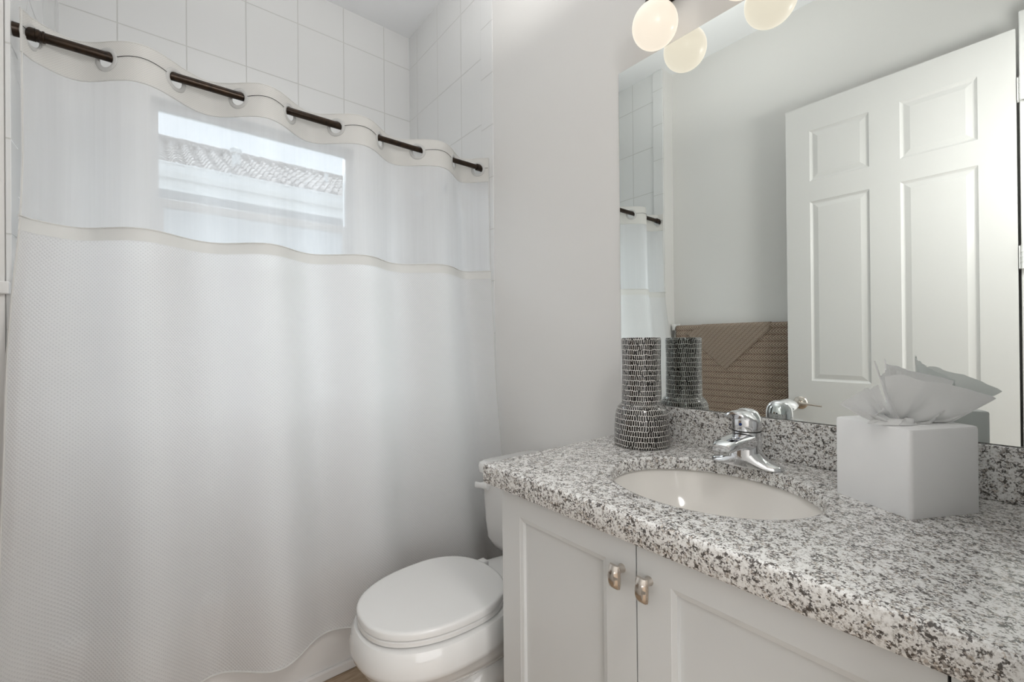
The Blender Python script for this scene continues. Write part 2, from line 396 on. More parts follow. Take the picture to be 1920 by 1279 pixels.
# tiled slope : S shaped barrels in stepped courses
sl = .47; TW = .205; CL = .36
def roofz(x, y):
    ph = (x/TW) % 1; wv = .045*math.sin(2*PI*ph)+.015*math.sin(4*PI*ph+.6)
    return ZE+.04+(y-YE)*sl+wv
b = BM(); xs = lin(-2.2, 6.6, 440)
for k in range(9):
    ya, yb = YE-.03+k*.28, YE-.03+(k+1)*.28+.02
    P = []
    for dy, dz in ((0, -.03), (0, .028), (yb-ya, .0)):
        P.append([b.verts.new((x, ya+dy, roofz(x, ya+dy)+dz)) for x in xs])
    for a, c in zip(P, P[1:]):
        for i in range(len(xs)-1): b.faces.new((a[i], a[i+1], c[i+1], c[i]))
obj('roof_tiles', b, M_roof, hs, smooth=50)
b = BM(); yr = YE-.03+9*.28; zr = ZE+.06+(yr-YE)*sl
x = -2.2
while x < 6.5:
    lathe(b, [(.10, x), (.085, x+.34)], (0, yr, zr), 14, 'X'); x += .32
obj('ridge_tiles', b, M_roof, hs, smooth=50)
b = BM(); box(b, -8.3, 12.3, YE+.1, yr, ZE-.3, ZE-.06); box(b, -8.3, 12.3, yr, 14, 3.2, 3.5)
obj('roof_deck', b, M_soffit, hs)
b = BM(); lathe(b, [(.06, 0), (.06, .30), (.09, .30), (.09, .37), (.03, .40)], (1.05, 8.45, 4.02), 20); obj('roof_vent', b, M_fascia, hs, smooth=40)
b = BM(); lathe(b, [(.035, 0), (.035, .32)], (2.55, 8.7, 4.10), 16); obj('vent_pipe', b, M_fascia, hs, smooth=40)

# ---------------------------------------------------------------- bath tub
t = empty('bathtub', (.47, 2.04, 0), 'white bathtub behind the shower curtain', 'bathtub')
TY0, TY1, TZ = 1.60, YB-.001, .40
b = BM(); cx, cy = .47, (TY0+TY1)/2; hx = (XR-XL)/2-.002; hy = (TY1-TY0)/2
rs = [sup(cx, cy, hx, hy, .0, 60, 96), sup(cx, cy, hx, hy, TZ-.012, 60, 96), sup(cx, cy, hx-.004, hy-.004, TZ, 60, 96), sup(cx, cy, hx-.085, hy-.075, TZ, 7, 96),
      sup(cx, cy, hx-.10, hy-.09, TZ-.02, 6, 96), sup(cx, cy, hx-.17, hy-.13, .12, 5, 96), sup(cx, cy, hx-.25, hy-.19, .07, 4, 96)]
rings(b, rs); obj('basin', b, M_tub, t, smooth=40)
b = BM(); box(b, XL+.002, XR-.002, TY0-.012, TY0+.01, 0, .035, .006); obj('apron_skirt', b, M_tub, t)
# shower head
s = empty('shower_fixture', (XR, 2.08, 2.0), 'chrome shower head on its arm behind the sheer curtain panel', 'shower head')
b = BM(); lathe(b, [(.028, XR-.0), (.03, XR-.008), (.012, XR-.014)], (0, 2.08, 2.03), 24, 'X'); obj('flange', b, M_chrome, s, smooth=40)
b = BM(); tube(b, [(XR, 2.08, 2.03), (XR-.05, 2.08, 2.035), (XR-.09, 2.08, 2.015), (XR-.115, 2.08, 1.985)], .0085); obj('arm', b, M_chrome, s, smooth=40)
b = BM(); d = Vector((-.55, 0, -.83)).normalized(); p0 = Vector((XR-.112, 2.08, 1.99)); q = d.to_track_quat('Z', 'Y').to_matrix().to_4x4()
lathe(b, [(.012, 0), (.016, .015), (.018, .025), (.036, .06), (.038, .07), (.032, .073)], (0, 0, 0), 28); b.transform(Matrix.Translation(p0) @ q); obj('head', b, M_chrome, s, smooth=40)

# ---------------------------------------------------------------- curtain rod
YR, ZR = 1.703, 2.0
t = empty('curtain_rod', (.47, YR, ZR), 'dark bronze tension rod carrying the white shower curtain', 'curtain rod')
b = BM(); tube(b, [(XL+.05, YR, ZR), (.705, YR, ZR)], .0128, 24); obj('outer_tube', b, M_bronze, t, smooth=40)
b = BM(); tube(b, [(.70, YR, ZR), (XR-.04, YR, ZR)], .0108, 24); obj('inner_tube', b, M_bronze, t, smooth=40)
for x0, sg, r in ((XL, 1, .0178), (XR, -1, .016)):
    b = BM(); lathe(b, [(r*1.05, x0), (r*1.05, x0+sg*.006), (r, x0+sg*.008), (r*.93, x0+sg*.045), (r*.95, x0+sg*.050), (r*.70, x0+sg*.052)], (0, YR, ZR), 28, 'X'); obj('end_cap', b, M_bronze, t, smooth=40)
b = BM(); lathe(b, [(.0135, -.243), (.0158, -.242), (.0158, -.236), (.0140, -.234), (.0140, -.231), (.0152, -.230), (.0152, -.226), (.013, -.225)], (0, YR, ZR), 28, 'X'); obj('collar', b, M_bronze, t, smooth=30)
b = BM(); lathe(b, [(.0108, 1.186), (.0155, 1.187), (.0155, 1.196), (.0108, 1.198)], (0, YR, ZR), 28, 'X'); obj('collar', b, M_bronze, t, smooth=30)

# ---------------------------------------------------------------- shower curtain
G = [-.25, -.104, .054, .22, .376, .537, .709, .877, 1.056, 1.216]
KN = [-.40]+G+[1.38]
def phase(x):
    for i in range(len(KN)-1):
        if x <= KN[i+1] or i == len(KN)-2:
            return i, (x-KN[i])/(KN[i+1]-KN[i])
def wave(x):
    i, f = phase(x)
    return math.sin(PI*f)*(1 if i % 2 == 1 else -1)     # + = behind the rod
def cyc(z): return lerp_tab([(.15, 1.524), (.40, 1.552), (.80, 1.600), (1.1, 1.640), (1.4, 1.680), (1.55, 1.697), (1.9, YR), (2.1, YR)], z)
def amp(z): return lerp_tab([(.15, .046), (.5, .030), (1.0, .026), (1.3, .036), (1.5, .048), (1.9, .050), (2.05, .046)], z)
XLt = [(.15, -.288), (1.15, -.287), (1.3, -.281), (1.42, -.273), (1.5, -.268), (1.65, -.264), (2.1, -.266)]
XRt = [(.15, 1.222), (.9, 1.221), (1.4, 1.2275), (2.1, 1.2285)]
def cpos(x, z, dy=0):
    fl = max(0, min(1, (x+.293)/.10)); xl = lerp_tab(XLt, z)
    xx = x
    if x < -.10: xx = xl+(x+.266)*( -.10-xl)/(-.10+.266)
    if x > 1.10: xx = 1.10+(x-1.10)*(lerp_tab(XRt, z)-1.10)/(1.262-1.10)
    soft = .0
    y = cyc(z)+amp(z)*wave(x)
    if z < 1.45:
        k = min(1, (1.45-z)/.5); y += k*.008*math.sin(9*x+2.3*z+1.1)+k*.005*math.sin(23*x-3*z)
    if x < G[0]: y -= .02*min(1, (G[0]-x)/.016)*(1 if z > 1.5 else .6)
    if x < -.1: y = max(y, 0)
    # the cloth rests against the tub wall, never inside it
    if z < .41: y = min(y, 1.584)
    return Vector((xx, y+dy, z))
sc_ = empty('shower_curtain', (.47, YR, .17), 'white waffle weave shower curtain with sheer upper panel', 'shower curtain')
X0, X1 = -.266, 1.262
ARC = {}
def arc(x):   # arc length along the folds
    return ARC[round(x, 5)]
xs = lin(X0, X1, 620); s_ = 0; prev = None
for x in xs:
    p = cpos(x, 1.8)
    if prev is not None: s_ += (p-prev).length
    prev = p; ARC[round(x, 5)] = s_
def arcx(x):
    i = min(max(int((x-X0)/(X1-X0)*(len(xs)-1)), 0), len(xs)-2); f = (x-xs[i])/(xs[i+1]-xs[i])
    return ARC[round(xs[i], 5)]*(1-f)+ARC[round(xs[i+1], 5)]*f
RI, RO = .0225, .0345; HZ = ZR-.0095
GA = [arcx(g) for g in G]
def keep(x, z):
    a = arcx(x)
    return all((a-ga)**2+(z-HZ)**2 > (RI+.003)**2 for ga in GA)
b = BM(); gridsurf(b, lambda x, z: cpos(x, z), xs, lin(1.93, 2.043, 46), lambda x, z: (arc(x), z), keep)
hb = obj('header_band', b, M_band, sc_, smooth=60); md = hb.modifiers.new('thickness', 'SOLIDIFY'); md.thickness = .0016; md.offset = 0
# stitched edges of the band
b = BM(); tube(b, [cpos(x, 1.931, -.001) for x in xs[::2]], .0021, 6); tube(b, [cpos(x, 2.042, -.0005) for x in xs[::2]], .0016, 6); obj('band_seam', b, M_hem, sc_, smooth=60)
b = BM(); gridsurf(b, lambda x, z: cpos(x, z), xs[::2], lin(1.495, 1.932, 24), lambda x, z: (arc(x), z)); obj('sheer_panel', b, M_sheer, sc_, smooth=60)
b = BM(); gridsurf(b, lambda x, z: cpos(x, z), xs[::2], lin(.183, 1.504, 90), lambda x, z: (arc(x), z))
mp_ = obj('main_panel', b, M_waffle, sc_, smooth=60)
b = BM(); gridsurf(b, lambda x, z: cpos(x, z, -.0022), xs[::2], lin(1.468, 1.505, 4), lambda x, z: (arc(x), z)); tube(b, [cpos(x, 1.504, -.001) for x in xs[::2]], .0026, 6); obj('top_hem', b, M_hem, sc_, smooth=60)
b = BM(); tube(b, [cpos(x, .184, -.001) for x in xs[::2]], .0026, 6)
tube(b, [cpos(X0+.002, z, -.001) for z in lin(.185, 2.043, 60)], .0022, 6); tube(b, [cpos(X1-.002, z, -.001) for z in lin(.185, 2.043, 60)], .0016, 6); obj('bottom_hem', b, M_hem, sc_, smooth=60)
for k, g in enumerate(G):
    e = .0005; tx = (cpos(g+.004, HZ)-cpos(g-.004, HZ)).normalized(); nrm = tx.cross(Vector((0, 0, 1))).normalized()
    if nrm.y > 0: nrm = -nrm
    c0 = cpos(g, HZ); b = BM()
    rs = []
    for r, o_ in ((RI, -.002), (RI-.0006, 0), (RI, .002), (RI+.002, .0032), (RO-.002, .0028), (RO, .0012), (RO, -.0012), (RO-.002, -.0028), (RI+.002, -.0032)):
        rs.append([c0+tx*(r*math.cos(2*PI*i/40))+Vector((0, 0, 1))*(r*math.sin(2*PI*i/40))+nrm*o_ for i in range(40)])
    rs.append(rs[0]); rings(b, rs, False, False); bmesh.ops.remove_doubles(b, verts=b.verts, dist=1e-6)
    obj('grommet', b, M_ring, sc_, smooth=60)
for i in range(1, len(G)-1, 2):
    b = BM(); x0, x1 = G[i]+.020, G[i+1]-.012
    tube(b, [cpos(x, ZR-.004+.006*math.sin(PI*(x-x0)/(x1-x0)), -.0028) for x in lin(x0, x1, 24)], .00085, 6); obj('slit', b, M_cord, sc_)
b = BM(); tube(b, [cpos(x, ZR-.006, -.0028) for x in lin(1.228, 1.256, 8)], .0008, 6); obj('slit', b, M_cord, sc_)
b = BM(); tube(b, [cpos(x, ZR, -.0028) for x in lin(-.264, -.256, 5)], .0008, 6); obj('slit', b, M_cord, sc_)

# ---------------------------------------------------------------- toilet
TC = 1.148
t = empty('toilet', (.80, TC, 0), 'white two piece toilet with closed lid between tub and vanity', 'toilet')
def egg(z, ins=0, xf=.415, xb=.840, hw=.177, n_=2.3):
    xc = xb-.175; return sup(xc, TC, xc-xf-ins, hw-ins, z, n_, 64, xb-xc-ins)
b = BM()
rings(b, [egg(.423, .004), egg(.425, 0), egg(.438, 0), egg(.4415, .002), egg(.4435, .006), egg(.444, .012)]); obj('lid', b, M_seat, t, smooth=35)
b = BM(); rings(b, [egg(.407, .006), egg(.408, .001), egg(.418, .001), egg(.421, .005)]); obj('seat', b, M_seat, t, smooth=35)
for sy in (-.07, .07):
    b = BM(); box(b, .838, .872, TC+sy-.016, TC+sy+.016, .405, .430, .005, 3); obj('hinge', b, M_seat, t, smooth=40)
# bowl and pedestal
def bw(z, xf, xb, hw, n_=2.3): xc = xf+(xb-xf)*.52; return sup(xc, TC, xc-xf, hw, z, n_, 64, xb-xc)
b = BM()
rs = [bw(0, .515, 1.14, .108, 3.2), bw(.03, .515, 1.14, .108, 3.2), bw(.045, .525, 1.13, .098, 3.0), bw(.12, .535, 1.10, .088, 2.8), bw(.18, .535, 1.08, .092, 2.6), bw(.225, .51, 1.04, .115, 2.4),
      bw(.262, .463, .98, .150, 2.3), bw(.29, .425, .94, .176, 2.3), bw(.31, .412, .90, .186), bw(.328, .403, .885, .191), bw(.333, .399, .882, .195), bw(.345, .397, .882, .196), bw(.385, .403, .88, .191), bw(.398, .410, .878, .185), bw(.403, .424, .872, .172)]
rings(b, rs); obj('bowl', b, M_porc, t, smooth=38)
b = BM(); rs = []
for x, z0, z1, hw in ((.80, .33, .395, .15), (.86, .30, .398, .16), (.93, .27, .400, .15), (1.00, .25, .402, .135), (1.10, .24, .402, .125), (1.19, .26, .402, .12)):
    r = []
    for i in range(32):
        a = 2*PI*i/32; c_, s2 = math.cos(a), math.sin(a)
        r.append(Vector((x, TC+hw*math.copysign(abs(c_)**.5, c_), (z0+z1)/2+(z1-z0)/2*math.copysign(abs(s2)**.5, s2))))
    rs.append(r)
rings(b, rs); obj('tank_deck', b, M_porc, t, smooth=40)
b = BM(); tube(b, [(.62, TC-.075, .13), (.72, TC-.095, .20), (.84, TC-.10, .21), (.93, TC-.10, .14), (1.02, TC-.10, .075), (1.11, TC-.09, .07)], [.035, .05, .055, .055, .05, .035], 16); obj('trapway', b, M_porc, t, smooth=50)
for sy in (-.105, .105):
    b = BM(); lathe(b, [(.017, .03), (.017, .042), (.012, .052), (.004, .055)], (.93, TC+sy, 0), 18); obj('bolt_cap', b, M_plastic, t, smooth=40)
# tank
b = BM()
def tk(z, xf, hw): return sup((xf+1.215)/2, TC, (1.215-xf)/2, hw, z, 11, 96)
rings(b, [tk(.404, .985, .172), tk(.412, .972, .188), tk(.44, .960, .204), tk(.50, .955, .210), tk(.68, .951, .222)]); obj('tank', b, M_porc, t, smooth=38)
b = BM(); rings(b, [tk(.681, .949, .223), tk(.683, .939, .232), tk(.705, .937, .234), tk(.715, .941, .230), tk(.720, .951, .22)]); obj('tank_lid', b, M_porc, t, smooth=38)
b = BM(); fy = TC+.165
lathe(b, [(.013, .957), (.013, .945), (.010, .943)], (0, fy, .640), 20, 'X')
rs = []
for k, (dx, dy, dz, w, h) in enumerate(((-.014, -.012, 0, .008, .015), (-.020, .006, 0, .008, .014), (-.024, .022, -.002, .006, .011), (-.025, .040, -.005, .0055, .012), (-.024, .055, -.007, .004, .012))):
    rs.append([Vector((.957+dx+w*math.cos(a), fy+dy, .640+dz+h*math.sin(a))) for a in [2*PI*i/16 for i in range(16)]])
rings(b, rs); obj('flush_lever', b, M_plastic, t, smooth=50)

# ---------------------------------------------------------------- vanity cabinet
XF = .665
t = empty('vanity_cabinet', (.95, .43, 0), 'white shaker vanity cabinet under the granite top', 'vanity cabinet')
b = BM(); box(b, XF+.020, XR-.002, .84, .858, .10, .8145); box(b, XF+.020, XR-.002, .0, .018, .10, .8145); box(b, XF+.020, XR-.002, .018, .84, .10, .118); box(b, XF+.0215, XF+.040, .018, .84, .118, .8145); box(b, XR-.012, XR-.002, .018, .84, .118, .8145); box(b, XF+.09, XF+.11, .0, .858, 0, .10); box(b, XF+.09, XR-.002, .84, .858, 0, .10); obj('body', b, M_cab, t)
def shaker(y0, y1, z0, z1):
    b = BM(); f = .066
    panel_face(b, lambda u, v, d: Vector((XF+d, u, v)), [y0, y0+f, y1-f, y1], [z0, z0+f, z1-f*.82, z1], {(1, 1)}, [(.0006, .0006), (.0095, .0030), (.0100, .0108), (.0112, .0110)])
    box(b, XF+.0112, XF+.019, y0, y1, z0, z1)
    for a in (((y0, z0), (y1, z0)), ((y0, z1), (y1, z1)), ((y0, z0), (y0, z1)), ((y1, z0), (y1, z1))):
        b.faces.new([b.verts.new(p) for p in ((XF, *a[0]), (XF, *a[1]), (XF+.0112, *a[1]), (XF+.0112, *a[0]))])
    return b
DG = .4685; ZT = .809
def knob(part, y, z):
    b = BM(); lathe(b, [(.0085, XF), (.0075, XF-.004), (.006, XF-.012), (.0062, XF-.0205)], (0, y, z+.008), 24, 'X')
    # grooved bow-faced bar
    rs = []
    for k in range(9):
        f = -1+k/4; zz = z+f*.0205; x0 = XF-.0195; bow = .0075*(1-f*f)+.002
        w = .0122*(1-.14*abs(f)**4)
        prof = [(-w, 0), (-w, -.0022), (-w*.93, -.0024), (-w*.93, -.0042), (-w*.86, -.0045), (-w*.86, -.0060), (-w*.80, -.0064), (-w*.5, -.0064-bow*.8), (0, -.0064-bow), (w*.5, -.0064-bow*.8), (w*.80, -.0064), (w*.86, -.0060), (w*.86, -.0045), (w*.93, -.0042), (w*.93, -.0024), (w, -.0022), (w, 0)]
        sh = -.004*max(0, abs(f)-.8)*5
        rs.append([Vector((x0+(dx if abs(f) < .99 else dx*.7), y+dy, zz)) for dy, dx in prof])
    rings(b, rs); o = sub('knob', b, M_nickel, part, t, smooth=35); o['label'] = 'satin nickel cabinet knob'; return o
dL = obj('door', shaker(DG+.0015, .858, .115, ZT), M_cab, t); dR = obj('door', shaker(.0715, DG-.0015, .115, ZT), M_cab, t)
knob(dL, .500, .742); knob(dR, .4425, .742)
b = BM(); box(b, XF, XF+.019, .0, .0685, .115, ZT); obj('filler_strip', b, M_cab, t)
b = BM(); box(b, XF+.0192, XF+.0212, .0, .856, .116, .808); obj('dark_reveal', b, M_dark, t)

# ---------------------------------------------------------------- granite countertop with sink cut-out
SX, SY, SA, SB = .9219, .4682, .1811, .2125
CZ0, CZ1 = .815, .864
Xa, Xb, Ya, Yb = .640, XR-.001, -.004, .904
NS = 160
dirs = [2*PI*i/NS for i in range(NS)]
for px_, py_ in ((Xa, Ya), (Xa, Yb), (Xb, Ya), (Xb, Yb)): dirs.append(math.atan2(py_-SY, px_-SX) % (2*PI))
dirs = sorted(set(dirs))
def rect_ring(ins, z, x0=Xa, x1=Xb, y0=Ya, y1=Yb):
    out = []
    for a in dirs:
        c_, s2 = math.cos(a), math.sin(a); ts = []
        if c_ > 1e-9: ts.append((x1-SX)/c_)
        if c_ < -1e-9: ts.append((x0-SX)/c_)
        if s2 > 1e-9: ts.append((y1-SY)/s2)
        if s2 < -1e-9: ts.append((y0-SY)/s2)
        k = min(ts); x = SX+c_*k; y = SY+s2*k
        out.append(Vector((min(max(x, x0+ins), x1), min(max(y, y0), y1-ins), z)))
    return out
def ell_ring(g, z):
    out = []
    for a in dirs:
        r = 1/math.sqrt((math.cos(a)/(SA+g))**2+(math.sin(a)/(SB+g))**2); out.append(Vector((SX+r*math.cos(a), SY+r*math.sin(a), z)))
    return out
b = BM()
CZH = CZ1-.031
rs = [ell_ring(.04, CZ0), ell_ring(.04, CZH), ell_ring(0, CZH), ell_ring(0, CZ1-.007), ell_ring(.0012, CZ1-.003), ell_ring(.004, CZ1-.0007), ell_ring(.008, CZ1), rect_ring(.008, CZ1), rect_ring(.0045, CZ1-.0005), rect_ring(.0018, CZ1-.0022), rect_ring(.0004, CZ1-.005), rect_ring(0, CZ1-.008), rect_ring(0, CZ0+.003), rect_ring(.002, CZ0), ell_ring(.04, CZ0)]
rings(b, rs, False, False); bmesh.ops.remove_doubles(b, verts=b.verts, dist=1e-6)
tag(obj('countertop', b, M_gran, None, smooth=40), 'speckled white, grey and brown granite vanity countertop', 'countertop')
b = BM(); box(b, 1.2135, XR-.0012, -.003, .904-.0, CZ1+.0003, .9665, .0015); tag(obj('backsplash', b, M_gran), 'low granite backsplash strip under the mirror', 'backsplash')

# sink
t = empty('undermount_sink', (SX, SY, .66), 'oval off-white undermount sink in the granite top', 'sink')
b = BM()
rs = [ell_ring(.030, CZH-.001), ell_ring(.009, CZH-.001), ell_ring(.007, CZH-.003), ell_ring(.005, CZH-.012), ell_ring(-.010, CZH-.05), ell_ring(-.035, CZH-.09), ell_ring(-.07, CZH-.122), ell_ring(-.11, CZH-.138), ell_ring(-.145, CZH-.142)]
L = rings(b, rs, False, True); obj('bowl', b, M_basin, t, smooth=60)
b = BM(); lathe(b, [(.030, .6925), (.030, .696), (.024, .6965), (.020, .694), (.008, .694), (.006, .698), (.001, .699)], (SX, SY, 0), 28); obj('drain', b, M_chrome, t, smooth=40)

# ---------------------------------------------------------------- faucet
FX, FY = 1.118, .468
t = empty('faucet', (FX, FY, CZ1), 'chrome single lever faucet behind the oval sink', 'faucet')
b = BM(); rs = []
# base with two low wings, lofted along y
for k in range(25):
    f = -1+k/12; y = FY+f*.083; hgt = .010+.052*math.exp(-(f/.42)**2)+.004*(1-f*f); w = .028*(1-abs(f)**5*.55)+.007*math.exp(-(f/.4)**2)
    if k in (0, 24): w *= .55; hgt *= .45
    r = []
    for i in range(24):
        a = PI*i/23; r.append(Vector((FX+w*math.cos(a), y, CZ1+.0004+hgt*math.sin(a)**.7)))
    rs.append(r)
L = rings(b, rs, True, True, closed=False)
for a_, c_ in zip(L, L[1:]): b.faces.new((a_[0], a_[-1], c_[-1], c_[0]))
obj('base', b, M_chrome, t, smooth=60)
b = BM()
rings(b, [sup(FX, FY, .036, .036, CZ1+.004, 2.3, 32), sup(FX, FY, .034, .034, CZ1+.03, 2.3, 32), sup(FX+.002, FY, .032, .032, CZ1+.06, 2.2, 32), sup(FX+.004, FY, .031, .031, CZ1+.082, 2.2, 32)])
obj('body', b, M_chrome, t, smooth=50)
# spout: lofted along x, broad flat nose
b = BM(); rs = []
for x, zc, w, h in ((FX+.005, .921, .030, .024), (FX-.025, .925, .030, .020), (FX-.06, .928, .028, .0155), (FX-.095, .9275, .026, .0135), (FX-.118, .925, .024, .012), (FX-.128, .922, .020, .009)):
    r = []
    for i in range(28):
        a = 2*PI*i/28; c_, s2 = math.cos(a), math.sin(a); r.append(Vector((x, FY+w*math.copysign(abs(c_)**.55, c_), zc+h*math.copysign(abs(s2)**.7, s2))))
    rs.append(r)
rings(b, rs); obj('spout', b, M_chrome, t, smooth=50)
b = BM(); lathe(b, [(.0125, .906), (.0125, .914), (.0135, .918)], (FX-.108, FY, 0), 24); obj('aerator', b, M_chrome, t, smooth=40)
b = BM(); lathe(b, [(.0325, .9463), (.0325, .9485)], (FX+.004, FY, 0), 32); obj('gasket', b, M_dark, t, smooth=40)
# lever: dome growing into a raised scoop pointing over the spout
b = BM(); lathe(b, [(.0315, .949), (.0330, .954), (.0330, .968), (.0308, .982), (.0245, .994), (.014, 1.0005), (.003, 1.002)], (FX+.004, FY, 0), 36)
rs = []
for x, zc, w, h in ((FX+.014, .980, .026, .014), (FX-.008, .987, .0305, .013), (FX-.028, .9925, .0325, .009), (FX-.046, .996, .0315, .006), (FX-.056, .997, .027, .004), (FX-.062, .9965, .018, .0026)):
    r = []
    for i in range(28):
        a = 2*PI*i/28; c_, s2 = math.cos(a), math.sin(a); yy = w*math.copysign(abs(c_)**.8, c_)
        r.append(Vector((x, FY+yy, zc+h*s2-.010*(yy/w)**2*(w/.026))))
    rs.append(r)
rings(b, rs); lv = obj('lever', b, M_chrome, t, smooth=60)
b = BM(); lathe(b, [(.0034, 0), (.0034, .0012)], (0, 0, 0), 16); b.transform(Matrix.Translation((FX-.0288, FY, .966)) @ Matrix.Rotation(-PI/2, 4, 'Y')); obj('temperature_mark', b, M_blue, t)['label'] = 'small blue temperature mark'

# ---------------------------------------------------------------- mirror and vanity light
b = BM(); box(b, XR-.0065, XR-.001, -.004, .9157, .968, 2.078); 
for f in b.faces: f.material_index = 0 if f.normal.x < -.9 else 1
tag(obj('wall_mirror', b, [M_mirror, M_mirror_edge]), 'large frameless wall mirror above the granite backsplash', 'mirror')
t = empty('vanity_light', (XR, .47, 2.22), 'bronze bar vanity light with three lit opal globes above the mirror', 'vanity light')
b = BM(); box(b, XR-.022, XR-.0005, .47-.33, .47+.33, 2.205, 2.265, .004); obj('back_plate', b, M_bronze, t)
GX, GZ, GR = 1.142, 2.096, .0645
for y in (.722, .472, .222):
    b = BM(); tube(b, [(XR-.02, y, 2.235), (XR-.06, y, 2.238), (GX+.012, y, 2.228), (GX, y, 2.205), (GX, y, 2.17)], .006, 12); obj('arm', b, M_bronze, t, smooth=50)
    b = BM(); lathe(b, [(.022, GZ+GR*.92), (.0265, GZ+GR*.94), (.0265, GZ+GR+.016), (.022, GZ+GR+.022), (.008, GZ+GR+.024)], (GX, y, 0), 28); obj('socket_cup', b, M_bronze, t, smooth=40)
    b = BM(); bmesh.ops.create_uvsphere(b, u_segments=48, v_segments=28, radius=GR); b.transform(Matrix.Translation((GX, y, GZ))); obj('globe', b, M_globe, t, smooth=89)
# ---------------------------------------------------------------- vase
VX, VY = 1.108, .757
b = BM(); lay = b.loops.layers.uv.verify()
vp = [(.070, 0), (.0775, .001), (.0795, .006), (.0792, .02), (.0785, .05), (.0765, .080), (.0735, .098), (.0685, .111), (.062, .1185), (.0575, .1215), (.0562, .125), (.0563, .16), (.0555, .20), (.0552, .25), (.0562, .300), (.0562, .309), (.0545, .3135), (.0510, .3140), (.0490, .311), (.0485, .26), (.0485, .15), (.060, .09), (.060, .02), (.02, .012)]
seg = 96; LR = []
acc = 0; accs = [0]
for (r0, h0), (r1, h1) in zip(vp, vp[1:]): acc += math.hypot(r1-r0, h1-h0); accs.append(acc)
for r, h in vp:
    LR.append([b.verts.new((VX+r*math.cos(2*PI*i/seg), VY+r*math.sin(2*PI*i/seg), CZ1+.0005+h)) for i in range(seg)])
for k in range(len(vp)-1):
    for i in range(seg):
        j = (i+1) % seg; f = b.faces.new((LR[k][i], LR[k][j], LR[k+1][j], LR[k+1][i]))
        for l, (ii, kk) in zip(f.loops, ((i, k), (i+1, k), (i+1, k+1), (i, k+1))):
            l[lay].uv = (ii/seg*.0066*(60 if k > 9 else 72), accs[kk])
b.faces.new(LR[0]); b.faces.new(LR[-1])
tag(obj('vase', b, M_vase, None, smooth=60), 'black bottle shaped vase with carved white grid beside the mirror', 'vase')

# ---------------------------------------------------------------- tissue box and tissue
bx = [Vector((.980, .146)), Vector((1.034, .275)), Vector((1.110, .075))]
ua = (bx[2]-bx[0]); va = (bx[1]-bx[0]); ang = math.atan2(ua.y, ua.x); wu = ua.length; wv_ = va.length
ctr = bx[0]+ua*.5+Vector((-math.sin(ang), math.cos(ang)))*wv_*.5
t = empty('tissue_box_cover', (ctr.x, ctr.y, CZ1), 'square matte white tissue box cover on the granite top', 'tissue box', rz=ang)
b = BM(); hu, hv = wu/2, wv_/2; BH = .1515; rs = []
def rr(ins, z, R=.0065):
    out = []; a, c = hu-ins, hv-ins; R = max(R-ins, .004)
    for sx, sy, a0 in ((1, 1, 0), (-1, 1, PI/2), (-1, -1, PI), (1, -1, 1.5*PI)):
        for k in range(8):
            t_ = a0+PI/2*k/7; out.append(Vector((sx*(a-R)+R*math.cos(t_), sy*(c-R)+R*math.sin(t_), z)))
    return out
def rc(r, z): return [Vector((r*math.cos(a_), r*math.sin(a_), z)) for a_ in [math.atan2(p_.y, p_.x) for p_ in rr(0, 0)]]
rings(b, [rr(.001, .0), rr(0, .002), rr(0, BH-.005), rr(.0015, BH-.0015), rr(.005, BH), rc(.032, BH), rc(.031, BH-.004), rc(.031, BH-.02)], True, True)
o = obj('cover', b, M_white, t, smooth=38, local=True)
b = BM(); rings(b, [sup(0, 0, .0305, .0305, BH-.018, 2, 48), sup(0, 0, .0305, .0305, BH-.0165, 2, 48)]); obj('slot', b, M_dark, t, local=True)['label'] = 'dark slot opening'
# tissue: crumpled petals rising from the slot
TB = Vector((ctr.x-.004, ctr.y-.002, CZ1+BH-.006)); K = .00090
def P3(px, py, d): return TB+R0*(px*K)+Z0*(py*K)+D0*d
petals = [  # boundary polylines (right px, up px, depth m)
    [(-48, 100, -.012), (-20, 104, -.020), (10, 92, -.030), (45, 88, -.035), (90, 76, -.038), (142, 58, -.040), (120, 44, -.034), (92, 24, -.030), (60, 14, -.028), (36, 12, -.022)],
    [(-18, 134, .020), (-10, 122, .022), (20, 118, .030), (50, 108, .038), (100, 98, .045), (158, 84, .050), (142, 72, .040), (120, 62, .030), (60, 40, .015)],
    [(-62, 132, -.004), (-58, 122, -.004), (-44, 100, .002), (-22, 112, .012), (0, 112, .016), (22, 98, .015), (30, 70, .01)],
    [(-52, 84, -.002), (-72, 74, -.004), (-82, 76, -.006), (-112, 60, -.010), (-142, 46, -.016), (-118, 36, -.024), (-92, 28, -.028), (-62, 16, -.03)],
    [(-62, 34, -.020), (-84, 22, -.026), (-104, 0, -.032), (-70, 2, -.044), (-40, 4, -.048), (-10, 0, -.040)],
    [(-20, 12, -.030), (10, 6, -.036), (30, 14, -.030), (48, 30, -.028), (60, 34, -.026)],
]
b = BM()
